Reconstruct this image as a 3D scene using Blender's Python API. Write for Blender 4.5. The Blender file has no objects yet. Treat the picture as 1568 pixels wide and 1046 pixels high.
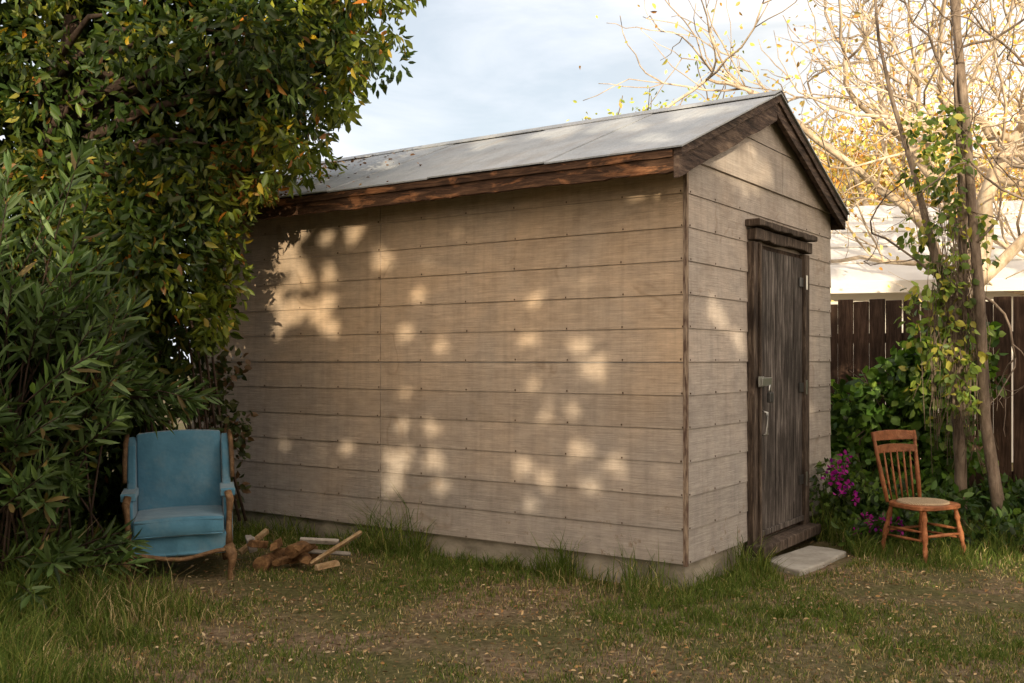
import bpy, math, random
import numpy as np
from mathutils import Vector, Matrix
R = math.radians
rng = np.random.default_rng(7)
random.seed(7)
scene = bpy.context.scene

# ------------------------------------------------------------ helpers
def link(o, parent=None):
    scene.collection.objects.link(o)
    if parent is not None: o.parent = parent
    return o
def empty(name, loc=(0,0,0), rz=0, ry=0, rx=0):
    e = bpy.data.objects.new(name, None); e.location = loc
    e.rotation_euler = (rx, ry, rz); e.empty_display_size = .2
    return link(e)
def mesh_py(name, verts, faces, mat, parent=None, smooth=False, bevel=0, seg=2, subsurf=0):
    me = bpy.data.meshes.new(name); me.from_pydata([tuple(map(float,v)) for v in verts], [], faces)
    me.update()
    if mat: me.materials.append(mat)
    if smooth:
        for p in me.polygons: p.use_smooth = True
    o = bpy.data.objects.new(name, me); link(o, parent)
    if bevel:
        m = o.modifiers.new('b','BEVEL'); m.width = bevel; m.segments = seg; m.limit_method='ANGLE'
    if subsurf:
        m = o.modifiers.new('s','SUBSURF'); m.levels = subsurf; m.render_levels = subsurf
    return o
def box(name, x0,x1,y0,y1,z0,z1, mat, parent=None, bevel=0, seg=2, smooth=False):
    v=[(x0,y0,z0),(x1,y0,z0),(x1,y1,z0),(x0,y1,z0),(x0,y0,z1),(x1,y0,z1),(x1,y1,z1),(x0,y1,z1)]
    f=[(0,3,2,1),(4,5,6,7),(0,1,5,4),(1,2,6,5),(2,3,7,6),(3,0,4,7)]
    return mesh_py(name,v,f,mat,parent,bevel=bevel,seg=seg,smooth=smooth)
def prism(name, poly, a0, a1, axis, mat, parent=None, bevel=0, seg=2, smooth=False):
    n=len(poly); v=[]
    for a in (a0,a1):
        for p,q in poly:
            v.append({'x':(a,p,q),'y':(p,a,q),'z':(p,q,a)}[axis])
    f=[tuple(range(n))[::-1], tuple(range(n,2*n))]
    for i in range(n): f.append((i,(i+1)%n,n+(i+1)%n,n+i))
    o = mesh_py(name,v,f,mat,parent,bevel=bevel,seg=seg,smooth=smooth)
    import bmesh
    bm=bmesh.new(); bm.from_mesh(o.data); bmesh.ops.recalc_face_normals(bm,faces=bm.faces); bm.to_mesh(o.data); bm.free()
    return o
def mesh_np(name, verts, loops, starts, mat, parent=None, cols=None, smooth=False):
    me = bpy.data.meshes.new(name)
    me.vertices.add(len(verts)); me.vertices.foreach_set('co', verts.astype(np.float32).ravel())
    me.loops.add(len(loops)); me.loops.foreach_set('vertex_index', loops.astype(np.int32))
    me.polygons.add(len(starts)); me.polygons.foreach_set('loop_start', starts.astype(np.int32))
    me.update(calc_edges=True)
    if smooth: me.polygons.foreach_set('use_smooth', np.ones(len(starts),dtype=bool))
    if cols is not None:
        a = me.attributes.new('Col','FLOAT_COLOR','POINT')
        c = np.ones((len(verts),4),np.float32); c[:,:3]=cols; a.data.foreach_set('color', c.ravel())
    me.materials.append(mat)
    return link(bpy.data.objects.new(name, me), parent)
def nrm(a): return a/np.maximum(np.linalg.norm(a,axis=-1,keepdims=True),1e-9)
def leaves(name, P, D, S, wr, cols, mat, parent=None, up=None, fold=.12):
    P=np.asarray(P,float); n=len(P); D=nrm(np.asarray(D,float)); S=np.asarray(S,float).reshape(-1,1)*np.ones((n,1))
    rn = rng.normal(size=(n,3)) if up is None else up+rng.normal(size=(n,3))*.5
    W = nrm(np.cross(D,rn)); N = nrm(np.cross(W,D))
    w = S*wr*.5
    v = np.stack([P, P+D*S*.28+W*w*.85+N*S*fold*.6, P+D*S*.62+W*w*.9+N*S*fold*.4, P+D*S-N*S*fold,
                  P+D*S*.62-W*w*.9+N*S*fold*.4, P+D*S*.28-W*w*.85+N*S*fold*.6],1).reshape(-1,3)
    b = np.arange(n)*6
    lp = np.stack([b,b+1,b+2,b+3,b,b+3,b+4,b+5],1).ravel()
    st = np.arange(2*n)*4
    return mesh_np(name, v, lp, st, mat, parent, np.repeat(cols,6,axis=0))
def hsh(i,j,s):
    v = np.sin(i*127.1+j*311.7+s*74.7)*43758.5453
    return v-np.floor(v)
def vn(x,y,s=0):
    i=np.floor(x); j=np.floor(y); fx=x-i; fy=y-j
    fx=fx*fx*(3-2*fx); fy=fy*fy*(3-2*fy)
    return (hsh(i,j,s)*(1-fx)+hsh(i+1,j,s)*fx)*(1-fy)+(hsh(i,j+1,s)*(1-fx)+hsh(i+1,j+1,s)*fx)*fy
class Tubes:
    def __init__(s): s.v=[]; s.l=[]; s.st=[]; s.n=0; s.k=0
    def add(s, pts, rad, sides=6):
        pts=np.asarray(pts,float); m=len(pts)
        T=nrm(np.gradient(pts,axis=0)); a=np.array([.3,.9,.2]) if abs(T[0,2])>.8 else np.array([0,0,1.])
        U=nrm(np.cross(T,a)); V=np.cross(T,U)
        ang=np.arange(sides)/sides*2*math.pi
        rad=np.asarray(rad,float).reshape(-1,1,1)*np.ones((m,1,1))
        ring=pts[:,None,:]+rad*(U[:,None,:]*np.cos(ang)[None,:,None]+V[:,None,:]*np.sin(ang)[None,:,None])
        s.v.append(ring.reshape(-1,3))
        for i in range(m-1):
            for j in range(sides):
                q=(s.n+i*sides+j, s.n+i*sides+(j+1)%sides, s.n+(i+1)*sides+(j+1)%sides, s.n+(i+1)*sides+j)
                s.l.extend(q); s.st.append(s.k); s.k+=4
        for i0,rev in ((s.n,True),(s.n+(m-1)*sides,False)):
            q=list(range(i0,i0+sides)); q=q[::-1] if rev else q
            s.l.extend(q); s.st.append(s.k); s.k+=sides
        s.n+=m*sides
    def build(s,name,mat,parent=None):
        return mesh_np(name,np.concatenate(s.v),np.array(s.l),np.array(s.st),mat,parent,smooth=True)

# ------------------------------------------------------------ materials
class M:
    def __init__(s,name,rough=.8,spec=.3):
        s.m=bpy.data.materials.new(name); s.m.use_nodes=True; s.t=s.m.node_tree; s.N=s.t.nodes
        s.b=s.N['Principled BSDF']; s.b.inputs['Roughness'].default_value=rough
        s.b.inputs['Specular IOR Level'].default_value=spec
    def new(s,k,**kw):
        n=s.N.new(k)
        for a,v in kw.items(): setattr(n,a,v)
        return n
    def L(s,a,b): s.t.links.new(a,b)
    def coord(s,scale=(1,1,1),loc=(0,0,0)):
        c=s.new('ShaderNodeTexCoord'); m=s.new('ShaderNodeMapping'); m.inputs['Scale'].default_value=scale
        m.inputs['Location'].default_value=loc
        s.L(c.outputs['Object'],m.inputs['Vector']); return m.outputs[0]
    def noise(s,scale=(1,1,1),sc=1,det=6,rough=.6,dist=0,loc=(0,0,0)):
        n=s.new('ShaderNodeTexNoise'); n.inputs['Scale'].default_value=sc; n.inputs['Detail'].default_value=det
        n.inputs['Roughness'].default_value=rough; n.inputs['Distortion'].default_value=dist
        s.L(s.coord(scale,loc),n.inputs['Vector']); return n.outputs['Fac']
    def ramp(s,fac,stops):
        r=s.new('ShaderNodeValToRGB'); e=r.color_ramp.elements
        while len(e)<len(stops): e.new(.5)
        for el,(p,c) in zip(e,stops):
            el.position=p; el.color=(c[0],c[1],c[2],1) if isinstance(c,tuple) else (c,c,c,1)
        s.L(fac,r.inputs[0]); return r.outputs[0]
    def mix(s,fac,a,b,mode='MIX'):
        m=s.new('ShaderNodeMix',data_type='RGBA',blend_type=mode)
        for sock,v in ((m.inputs[0],fac),(m.inputs[6],a),(m.inputs[7],b)):
            if isinstance(v,(int,float)): sock.default_value=v
            elif isinstance(v,tuple): sock.default_value=(v[0],v[1],v[2],1)
            else: s.L(v,sock)
        return m.outputs[2]
    def col(s,c):
        if isinstance(c,tuple): s.b.inputs['Base Color'].default_value=(c[0],c[1],c[2],1)
        else: s.L(c,s.b.inputs['Base Color'])
        return s
    def bump(s,h,st=.5,d=.01):
        b=s.new('ShaderNodeBump'); b.inputs['Strength'].default_value=st; b.inputs['Distance'].default_value=d
        s.L(h,b.inputs['Height'])
        prev=s.b.inputs['Normal']
        if prev.is_linked: s.L(prev.links[0].from_socket,b.inputs['Normal'])
        s.L(b.outputs[0],prev); return s

def siding_mat(name, ca, cb, lowmix):
    m=M(name,.85,.2)
    big=m.ramp(m.noise(sc=1.1,det=5,dist=.6),[(.35,0.),(.65,1.)])
    c=m.mix(big,ca,cb)
    sx=m.new('ShaderNodeSeparateXYZ'); m.L(m.coord(),sx.inputs[0])
    wob=m.new('ShaderNodeMath',operation='MULTIPLY_ADD'); m.L(m.noise(sc=1.3,det=4,loc=(9,2,2)),wob.inputs[0]); wob.inputs[1].default_value=1.6; m.L(sx.outputs[2],wob.inputs[2])
    mr=m.new('ShaderNodeMapRange'); mr.inputs[1].default_value=2.5; mr.inputs[2].default_value=1.2; m.L(wob.outputs[0],mr.inputs[0])
    c=m.mix(mr.outputs[0],c,m.mix(lowmix,c,(.37,.35,.335)))
    row=m.new('ShaderNodeMath',operation='MULTIPLY_ADD'); m.L(sx.outputs[2],row.inputs[0]); row.inputs[1].default_value=1/.2033; row.inputs[2].default_value=-.787
    fl=m.new('ShaderNodeMath',operation='FLOOR'); m.L(row.outputs[0],fl.inputs[0])
    wn=m.new('ShaderNodeTexWhiteNoise',noise_dimensions='1D'); m.L(fl.outputs[0],wn.inputs['W'])
    c=m.mix(1.,c,m.ramp(wn.outputs['Value'],[(0.,.92),(1.,1.05)]),'MULTIPLY')
    stn=m.noise(sc=.8,det=4,rough=.5,dist=.9,loc=(3,1,5))
    st=m.ramp(stn,[(.575,0.),(.588,1.),(.60,0.)])
    brk=m.ramp(m.noise(sc=2.4,det=3,loc=(8,8,1)),[(.48,0.),(.6,1.)])
    c=m.mix(m.mix(1.,st,brk,'MULTIPLY'),c,m.mix(.32,c,(.2,.12,.06)))
    c=m.mix(m.ramp(stn,[(.585,0.),(.66,1.)]),c,m.mix(.15,c,(.22,.15,.09)))
    dirt=m.ramp(m.noise(scale=(2,2,5),sc=3,det=9,rough=.7),[(.3,.78),(.7,1.1)])
    c=m.mix(1.,c,dirt,'MULTIPLY')
    drip=m.ramp(m.noise(scale=(9,9,.7),sc=2,det=6,rough=.6),[(.33,.84),(.55,1.02)])
    c=m.mix(.7,c,drip,'MULTIPLY')
    gr=m.noise(scale=(2.2,2.2,85),sc=1.6,det=8,rough=.68,dist=.9)
    g2=m.ramp(gr,[(.35,.72),(.62,1.06)])
    c=m.mix(.75,c,g2,'MULTIPLY')
    # peeling, rain-splashed paint close to the ground
    pe=m.ramp(m.noise(sc=9,det=8,rough=.7,loc=(2,2,9)),[(.60,0.),(.64,1.)])
    ml=m.new('ShaderNodeMapRange'); ml.inputs[1].default_value=.75; ml.inputs[2].default_value=.2; m.L(sx.outputs[2],ml.inputs[0])
    c=m.mix(m.mix(1.,pe,ml.outputs[0],'MULTIPLY'),c,(.26,.20,.15))
    m.col(c); m.bump(gr,.7,.007); m.bump(m.noise(sc=60,det=4),.25,.002)
    return m.m
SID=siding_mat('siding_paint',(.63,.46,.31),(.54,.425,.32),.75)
SIDG=siding_mat('siding_gable_shade_tone',(.53,.45,.385),(.48,.43,.39),.6)  # gable copy of the siding; cooler light on that side mixed into its colour

def wood(name, dark, mid, light, scale, sc=3, hi=.62, rough=.85):
    m=M(name,rough,.2)
    g=m.noise(scale=scale,sc=sc,det=9,rough=.7,dist=.6)
    c=m.ramp(g,[(.32,dark),(.5,mid),(hi+.08,light)])
    p=m.ramp(m.noise(sc=2.2,det=6,loc=(4,2,0)),[(.38,.55),(.65,1.2)])
    c=m.mix(1.,c,p,'MULTIPLY'); m.col(c); m.bump(g,.8,.012)
    return m.m
m=M('fascia_wood',.85,.2)
g=m.noise(scale=(2,14,22),sc=2.2,det=9,rough=.7,dist=.6)
c=m.ramp(g,[(.32,(.02,.012,.009)),(.5,(.075,.040,.024)),(.7,(.18,.10,.06))])
pt=m.ramp(m.noise(scale=(1.2,1,5),sc=2.6,det=7,rough=.65,dist=.5,loc=(7,0,1)),[(.55,0.),(.63,1.)])
c=m.mix(pt,c,m.ramp(g,[(.3,(.14,.055,.025)),(.7,(.48,.23,.11))])); m.col(c); m.bump(g,.8,.012); FASCIA=m.m
RAKE=wood('rake_wood',(.022,.016,.014),(.085,.058,.047),(.22,.16,.12),(6,2,18),2.4)
DOORW=wood('door_wood',(.018,.015,.014),(.078,.066,.06),(.27,.24,.22),(12,12,.9),3,.6)
FRAMEW=wood('frame_wood',(.028,.021,.018),(.08,.059,.047),(.24,.19,.15),(14,14,1.5),3)
FENCEW=wood('fence_wood',(.025,.014,.01),(.065,.038,.026),(.13,.08,.055),(10,10,1),3)
CHAIRW=wood('chair_wood',(.17,.06,.026),(.32,.12,.05),(.44,.20,.095),(6,6,6),3,rough=.45)
TRIMW=wood('chair_trim_wood',(.09,.05,.025),(.18,.105,.055),(.30,.20,.11),(8,8,8),3,rough=.55)
LOGW=wood('log_bark',(.05,.028,.015),(.22,.12,.055),(.46,.27,.13),(5,5,5),3)
SPLITW=wood('split_wood',(.20,.12,.06),(.44,.30,.16),(.62,.48,.30),(6,6,6),3)
PALE=wood('pale_scrap',(.3,.27,.24),(.48,.44,.40),(.60,.56,.52),(4,4,4),3)
BARK=wood('stem_bark',(.12,.09,.065),(.25,.19,.145),(.40,.32,.25),(9,9,2),3)
PBARK=wood('pale_bark',(.50,.38,.25),(.70,.56,.41),(.80,.71,.57),(5,5,2),3)
DBARK=wood('dark_bark',(.02,.014,.01),(.06,.04,.03),(.12,.08,.06),(5,5,2),3)

m=M('roof_roll',.8,.3)
c=m.ramp(m.noise(sc=1.4,det=8,rough=.7,dist=.4),[(.3,(.31,.335,.365)),(.55,(.42,.445,.47)),(.75,(.52,.53,.54))])
c=m.mix(m.ramp(m.noise(scale=(1.6,.5,1),sc=2.2,det=8,rough=.7,loc=(5,1,1)),[(.5,0.),(.72,.55)]),c,(.30,.25,.20))
c=m.mix(1.,c,m.ramp(m.noise(sc=90,det=3),[(.3,.8),(.7,1.1)]),'MULTIPLY'); m.col(c); m.bump(m.noise(sc=140,det=2),.4,.003); m.bump(m.noise(scale=(3,.6,1),sc=2.0,det=3),.6,.05); ROOF=m.m
m=M('concrete',.9,.2)
c=m.ramp(m.noise(sc=6,det=9,rough=.7),[(.3,(.24,.22,.19)),(.6,(.40,.38,.34)),(.8,(.50,.48,.44))]); m.col(c); m.bump(m.noise(sc=40,det=6),.5,.006); CONC=m.m
m=M('foundation_concrete',.9,.2)
c=m.ramp(m.noise(scale=(1,1,2),sc=4,det=9,rough=.7),[(.3,(.17,.15,.12)),(.6,(.36,.32,.26)),(.8,(.44,.40,.34))]); m.col(c); m.bump(m.noise(sc=30,det=6),.5,.006); FOUND=m.m
m=M('dark_metal',.5,.5); m.col((.10,.10,.10)); m.b.inputs['Metallic'].default_value=.8; MET=m.m
m=M('steel',.35,.5); m.col((.5,.5,.48)); m.b.inputs['Metallic'].default_value=.9; STEEL=m.m
m=M('rust_nail',.9,.1); m.col((.10,.065,.045)); NAIL=m.m
m=M('rusty_edge',.8,.2); m.col(m.ramp(m.noise(scale=(20,20,3),sc=3),[(.4,(.10,.06,.045)),(.6,(.34,.26,.19))])); RUST=m.m
m=M('blue_fabric',.75,.25)
c=m.ramp(m.noise(sc=5,det=6,rough=.6),[(.3,(.05,.16,.25)),(.7,(.09,.24,.36))])
c=m.mix(m.ramp(m.noise(sc=2.6,det=7,rough=.7,loc=(1,5,2)),[(.50,0.),(.66,.5)]),c,(.20,.29,.34)); m.col(c)
m.b.inputs['Sheen Weight'].default_value=.3; m.bump(m.noise(sc=7,det=3),.55,.02); m.bump(m.noise(sc=250,det=2),.2,.001); BLUE=m.m
m=M('woven_seat',.85,.2)
w=m.new('ShaderNodeTexWave'); w.inputs['Scale'].default_value=40; m.L(m.coord(),w.inputs[0])
m.col(m.ramp(w.outputs['Fac'],[(0,(.28,.19,.11)),(1,(.50,.40,.27))])); m.bump(w.outputs['Fac'],.6,.004); SEATM=m.m
m=M('house_wall_paint',.8,.2)
w=m.new('ShaderNodeTexWave',bands_direction='Z'); w.inputs['Scale'].default_value=1.6; w.wave_profile='SAW'; m.L(m.coord(),w.inputs[0])
m.col((.82,.79,.73)); m.bump(w.outputs['Fac'],.5,.02); HOUSEW=m.m
m=M('house_roof',.9,.2); m.col(m.ramp(m.noise(sc=3,det=7),[(.3,(.72,.70,.67)),(.7,(.84,.83,.80))])); HROOF=m.m
m=M('window_glass',.1,.6); m.col((.04,.05,.06)); GLASS=m.m

m=M('ground_soil',.95,.1)
n1=m.noise(sc=.9,det=6,rough=.6,dist=.4)
n2=m.noise(sc=26,det=8,rough=.75)
soil=m.ramp(n2,[(.28,(.07,.047,.033)),(.5,(.20,.14,.09)),(.68,(.38,.295,.19))])
grn=m.ramp(n2,[(.3,(.05,.055,.02)),(.7,(.19,.17,.075))])
c=m.mix(m.ramp(n1,[(.40,0.),(.56,1.)]),soil,grn); m.col(c); m.bump(n2,.9,.03); m.bump(m.noise(sc=6,det=5),.6,.06); GROUND=m.m

def leafmat(name, trans=.35, rough=.45, spec=.35, tcol=(1.3,1.25,.5), simple=False):
    m=M(name,rough,spec)
    a=m.new('ShaderNodeAttribute'); a.attribute_name='Col'
    if simple:
        d=m.new('ShaderNodeBsdfDiffuse'); m.L(a.outputs['Color'],d.inputs[0]); base=d.outputs[0]
    else:
        m.L(a.outputs['Color'],m.b.inputs['Base Color']); base=m.b.outputs[0]
    if trans>0:
        t=m.new('ShaderNodeBsdfTranslucent'); m.L(m.mix(1.,a.outputs['Color'],tcol,'MULTIPLY'),t.inputs[0])
        mx=m.new('ShaderNodeMixShader'); mx.inputs[0].default_value=trans
        m.L(base,mx.inputs[1]); m.L(t.outputs[0],mx.inputs[2]); base=mx.outputs[0]
    m.L(base,m.N['Material Output'].inputs[0])
    if simple: m.N.remove(m.b)
    return m.m
LEAF=leafmat('leaf'); GRASS=leafmat('grass_blade',.25,.6,.2,simple=True); PETAL=leafmat('petal',.4,.6,.2,(1.2,.9,1.1)); DRY=leafmat('dry_leaf',0,simple=True); FARLEAF=leafmat('far_leaf',0,simple=True)

def palette(n, cs, ws, jit=.25, tint=None):
    cs=np.array(cs,float); ws=np.array(ws,float); ws/=ws.sum()
    k=rng.choice(len(cs),n,p=ws); c=cs[k]*(1+rng.normal(size=(n,1))*jit).clip(.35,1.9)
    return c.clip(.004,.9)

# ------------------------------------------------------------ ground
def gh(x,y):
    x=np.asarray(x,float); y=np.asarray(y,float)
    near=np.exp(-((y-6)**2)/60-(x**2)/120)
    return near*(.05*(vn(x*.7,y*.7,1)-.5)+.02*(vn(x*3,y*3,2)-.5)-.012)
gx=np.unique(np.concatenate([np.linspace(-250,-8,14),np.linspace(-8,8,161),np.linspace(8,250,14)]))
gy=np.unique(np.concatenate([np.linspace(-150,-2,12),np.linspace(-2,13,151),np.linspace(13,400,16)]))
GX,GY=np.meshgrid(gx,gy); V=np.stack([GX,GY,gh(GX,GY)],-1).reshape(-1,3)
nx=len(gx); ny=len(gy); I=np.arange((nx)*(ny)).reshape(ny,nx)
q=np.stack([I[:-1,:-1],I[:-1,1:],I[1:,1:],I[1:,:-1]],-1).reshape(-1,4)
mesh_np('ground',V,q.ravel(),np.arange(len(q))*4,GROUND,smooth=True)

# ------------------------------------------------------------ shed
SX,SY,SA = 1.045,6.09,-R(34.5)
shed=empty('wooden_shed',(SX,SY,0),SA)
LEN=4.6; WID=2.82; RG=1.28; ROW=.2033; Z0=.16
cs,sn=math.cos(SA),math.sin(SA)
def to_world(lx,ly): return (SX+lx*cs-ly*sn, SY+lx*sn+ly*cs)
def to_local(x,y):
    dx=x-SX; dy=y-SY
    return dx*cs+dy*sn, -dx*sn+dy*cs
box('foundation',-LEN+.03,-.02,.03,WID-.03,-.3,Z0+.01,FOUND,shed,bevel=.01)
ztop=lambda y: (2.61+.4*(y+.28)) if y<RG else (3.234-.3987*(y-RG))
prism('wall_core',[(0.0,Z0+.011),(WID,Z0+.011),(WID,ztop(WID)-.03),(RG,3.19),(0.0,ztop(0)-.03)],-LEN,-.0,'x',SIDG,shed)
def siding(name, rows, mat, plane):
    v=[];f=[]
    for (u0,u1,U0,U1,z0,z1) in rows:
        o0=.0105+random.uniform(-.002,.002); o1=.0035
        zz=.0025
        pts=[(u0,z0+zz,o0),(u1,z0+zz,o0),(U1,z1,o1),(U0,z1,o1),(u0,z0+zz,.0005),(u1,z0+zz,.0005),(U1,z1,.0005),(U0,z1,.0005)]
        b=len(v)
        for u,z,o in pts: v.append((u,-o,z) if plane=='long' else (o,u,z))
        f+= [(b,b+1,b+2,b+3),(b+4,b+5,b+1,b),(b+5,b+6,b+2,b+1),(b+7,b+4,b,b+3),(b+6,b+7,b+3,b+2)]
    return mesh_py(name,v,f,mat,shed)
rows=[]
for i in range(12):
    for a,b in ((-2.4355,-.012),(-LEN,-2.4445)):
        z0=Z0+i*ROW; gap=.007 if i==5 else 0
        rows.append((a,b,a,b,z0,z0+ROW-gap))
siding('long_wall_siding',rows,SID,'long')
rows=[]
D0,D1=.97,2.13
for i in range(12):
    z0=Z0+i*ROW; z1=z0+ROW-(.004 if i==5 else 0)
    segs=((.012,D0),(D1,WID-.005)) if i<11 else ((.012,WID-.005),)
    for a,b in segs: rows.append((a,b,a,b,z0,z1))
siding('gable_wall_siding',rows,SIDG,'gable')
v=[];f=[]
zz=Z0+12*ROW+.004
def yr(z):
    z=z+.03
    a=max((z-2.61)/.4-.28,.0); b=min(RG+(3.234-z)/.3987,WID); return a,b
for (za,zb,cut) in ((zz,2.90,1.62),(2.904,3.19,None)):
    a0,b0=yr(za); a1,b1=yr(zb)
    parts=[(a0,b0,a1,b1)] if cut is None else [(a0,.55,a1,.55),(.554,cut,.554,cut),(cut+.004,b0,cut+.004,b1)]
    for (p,q_,P_,Q_) in parts:
        if P_>=Q_ : continue
        b=len(v); 
        for u,z,o in ((p,za,.022),(q_,za,.022),(Q_,zb,.017),(P_,zb,.017),(p,za,.001),(q_,za,.001),(Q_,zb,.001),(P_,zb,.001)): v.append((o,u,z))
        f+=[(b,b+1,b+2,b+3),(b+4,b+5,b+1,b),(b+5,b+6,b+2,b+1),(b+7,b+4,b,b+3)]
mesh_py('gable_triangle_boards',v,f,SIDG,shed)
box('corner_bead',-.0115,.0145,-.0145,.0115,Z0-.01,2.6,RUST,shed,bevel=.002)
box('wall_plate_board',-LEN,-.01,-.006,.0,2.602,2.70,FASCIA,shed)
v=[];f=[]
def nail(p,axis):
    b=len(v); s=.0038
    if axis=='long':
        x,z=p; pts=[(x-s,-.0135,z-s),(x+s,-.0135,z-s),(x+s,-.0135,z+s*1.8),(x-s,-.0135,z+s*1.8)]
        pts+=[(a,-.002,c_) for a,_,c_ in pts]
    else:
        y,z=p; pts=[(.0135,y-s,z-s),(.0135,y+s,z-s),(.0135,y+s,z+s*1.6),(.0135,y-s,z+s*1.6)]
        pts+=[(.002,a,c_) for _,a,c_ in pts]
    v.extend(pts); f.extend([(b,b+1,b+2,b+3),(b,b+4,b+5,b+1),(b+1,b+5,b+6,b+2),(b+2,b+6,b+7,b+3),(b+3,b+7,b+4,b)])
for i in range(12):
    for k in range(12):
        nail((-.02-k*.4064+random.uniform(-.008,.008), Z0+i*ROW+.012+random.uniform(-.003,.004)),'long')
    for y in (.04,.42,.83,2.2,2.5,2.78):
        nail((y+random.uniform(-.008,.008), Z0+i*ROW+.012),'gable')
mesh_py('nail_heads',v,f,NAIL,shed)
def jag(n0,n1,z0,z1,k=30,a=.006):
    top=[(n0+(n1-n0)*i/k, z1+random.uniform(-a,a)*.4) for i in range(k+1)]
    bot=[(n0+(n1-n0)*i/k, z0+random.uniform(-a,a)) for i in range(k+1)]
    return bot+top[::-1]
for j,(a,b) in enumerate(((-1.9,.07),(-LEN-.05,-1.904))):
    prism('eave_fascia_board',jag(a,b,2.472,2.598,34),-.315,-.28,'y',FASCIA,shed)
prism('eave_fascia_strip',jag(-LEN-.05,.068,2.556,2.60,40,.003),-.330,-.3155,'y',FASCIA,shed)
def rakepoly(y0,z0,y1,z1,dep,k=16,a=.005):
    top=[(y0+(y1-y0)*i/k, z0+(z1-z0)*i/k) for i in range(k+1)]
    bot=[(y0+(y1-y0)*i/k, z0+(z1-z0)*i/k-dep-random.uniform(-a,a)) for i in range(k+1)]
    return bot+top[::-1]
prism('near_rake_board',rakepoly(-.318,2.60,RG-.003,3.232,.165),.072,.105,'x',RAKE,shed)
prism('far_rake_board',rakepoly(RG+.001,3.232,2.90,2.592,.12),.072,.105,'x',RAKE,shed)
prism('near_rake_trim',rakepoly(-.32,2.604,RG-.003,3.236,.045),.107,.122,'x',RAKE,shed)
prism('far_rake_trim',rakepoly(RG+.001,3.236,2.905,2.595,.045),.107,.122,'x',RAKE,shed)
box('far_eave_fascia',-LEN-.05,.07,2.87,2.90,2.48,2.585,RAKE,shed)
prism('roof_deck',[(-.315,2.588),(RG,3.226),(2.90,2.58),(2.90,2.600),(RG,3.246),(-.315,2.608)],-LEN-.05,.12,'x',RAKE,shed)
w=.93; x=.135; k=0
while x>-LEN-.05:
    x1=max(x-w+.002,-LEN-.07); o=.007 if k%2 else .0
    prism('roof_sheet_near',[(-.34,2.603+o),(RG-.001,3.252+o),(RG-.001,3.262+o),(-.342,2.612+o)],x1,x,'x',ROOF,shed)
    prism('roof_sheet_far',[(RG+.001,3.252+o),(2.92,2.600+o),(2.92,2.610+o),(RG+.001,3.262+o)],x1,x,'x',ROOF,shed)
    x-=w; k+=1
prism('roof_ridge_cap',[(RG-.14,3.216),(RG,3.274),(RG+.14,3.216),(RG+.14,3.222),(RG,3.281),(RG-.14,3.222)],-LEN-.07,.138,'x',ROOF,shed)
for k in range(8):
    xx=-.3-k*.61
    prism('rafter_tail',[(-.279,2.49),(.0,2.60),(.0,2.685),(-.279,2.575)],xx-.02,xx+.02,'x',FASCIA,shed)
# door
box('door_recess',.0006,.004,D0+.02,D1-.02,Z0-.02,2.2,DBARK,shed)
ys=[1.083,1.27,1.46,1.65,1.84,2.027]
for a,b in zip(ys[:-1],ys[1:]):
    box('door_plank',.006,.030+random.uniform(-.003,.003),a+.002,b-.002,.165+random.uniform(0,.012),2.165,DOORW,shed,bevel=.003)
box('door_batten_bottom',.034,.048,1.09,2.02,.17,.21,DOORW,shed,bevel=.004)
box('door_jamb_left',.004,.055,D0,1.078,.10,2.20,FRAMEW,shed,bevel=.006)
box('door_jamb_right',.004,.055,2.032,D1,.10,2.20,FRAMEW,shed,bevel=.006)
box('door_jamb_lip',.056,.075,1.04,1.073,.12,2.19,FRAMEW,shed,bevel=.004)
prism('door_header',jag(D0-.01,D1+.01,2.215,2.29,14,.008),.004,.075,'x',FRAMEW,shed,bevel=.008)
prism('door_header_cap',jag(D0-.04,D1+.03,2.30,2.345,14,.008),.004,.11,'x',FRAMEW,shed,bevel=.008)
box('door_sill',.0,.14,D0-.02,D1+.02,.06,.135,FRAMEW,shed,bevel=.01)
for z in (.45,1.15,1.95):
    box('hinge_leaf',.036,.042,1.94,2.03,z,z+.07,MET,shed,bevel=.002)
    box('hinge_plate',.057,.061,2.035,2.07,z-.02,z+.09,STEEL,shed,bevel=.002)
box('hasp_plate',.076,.082,.99,1.09,1.21,1.28,STEEL,shed,bevel=.003)
box('hasp_strap',.083,.090,1.03,1.22,1.215,1.272,STEEL,shed,bevel=.004)
box('padlock_body',.087,.115,1.12,1.185,1.10,1.17,MET,shed,bevel=.006)
T=Tubes(); a=np.linspace(0,math.pi,9)
T.add(np.stack([np.full(9,.10),1.152+.02*np.cos(a),1.17+.05*np.sin(a)],1),.0055,6)
T.add([(.04,1.15,1.04),(.08,1.15,1.03),(.08,1.15,.88),(.04,1.15,.87)],.010,6)
T.build('padlock_shackle_and_handle',STEEL,shed)

prism('concrete_step',[(1.74,6.98),(1.79,6.76),(1.87,6.58),(2.13,6.88),(2.40,7.26),(2.33,7.40),(2.20,7.50),(1.98,7.24)],-.08,.022,'z',CONC,bevel=.012)

# ------------------------------------------------------------ fence
fence=empty('wooden_fence',(2.9,9.6,0),SA)
x=-8.5
while x<7:
    w=.14; h=1.93+random.uniform(-.03,.03)
    if abs(x-.55)<.07 or abs(x-.85)<.07: x+=.025
    box('fence_board',x,x+w,random.uniform(0,.006),.022,-.1,h,FENCEW,fence,bevel=.004,seg=1)
    x+=w+random.choice([.004,.006,.009,.014])
box('fence_rail',-8.5,7,.024,.06,.35,.44,FENCEW,fence); box('fence_rail_upper',-8.5,7,.024,.06,1.55,1.64,FENCEW,fence)

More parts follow.
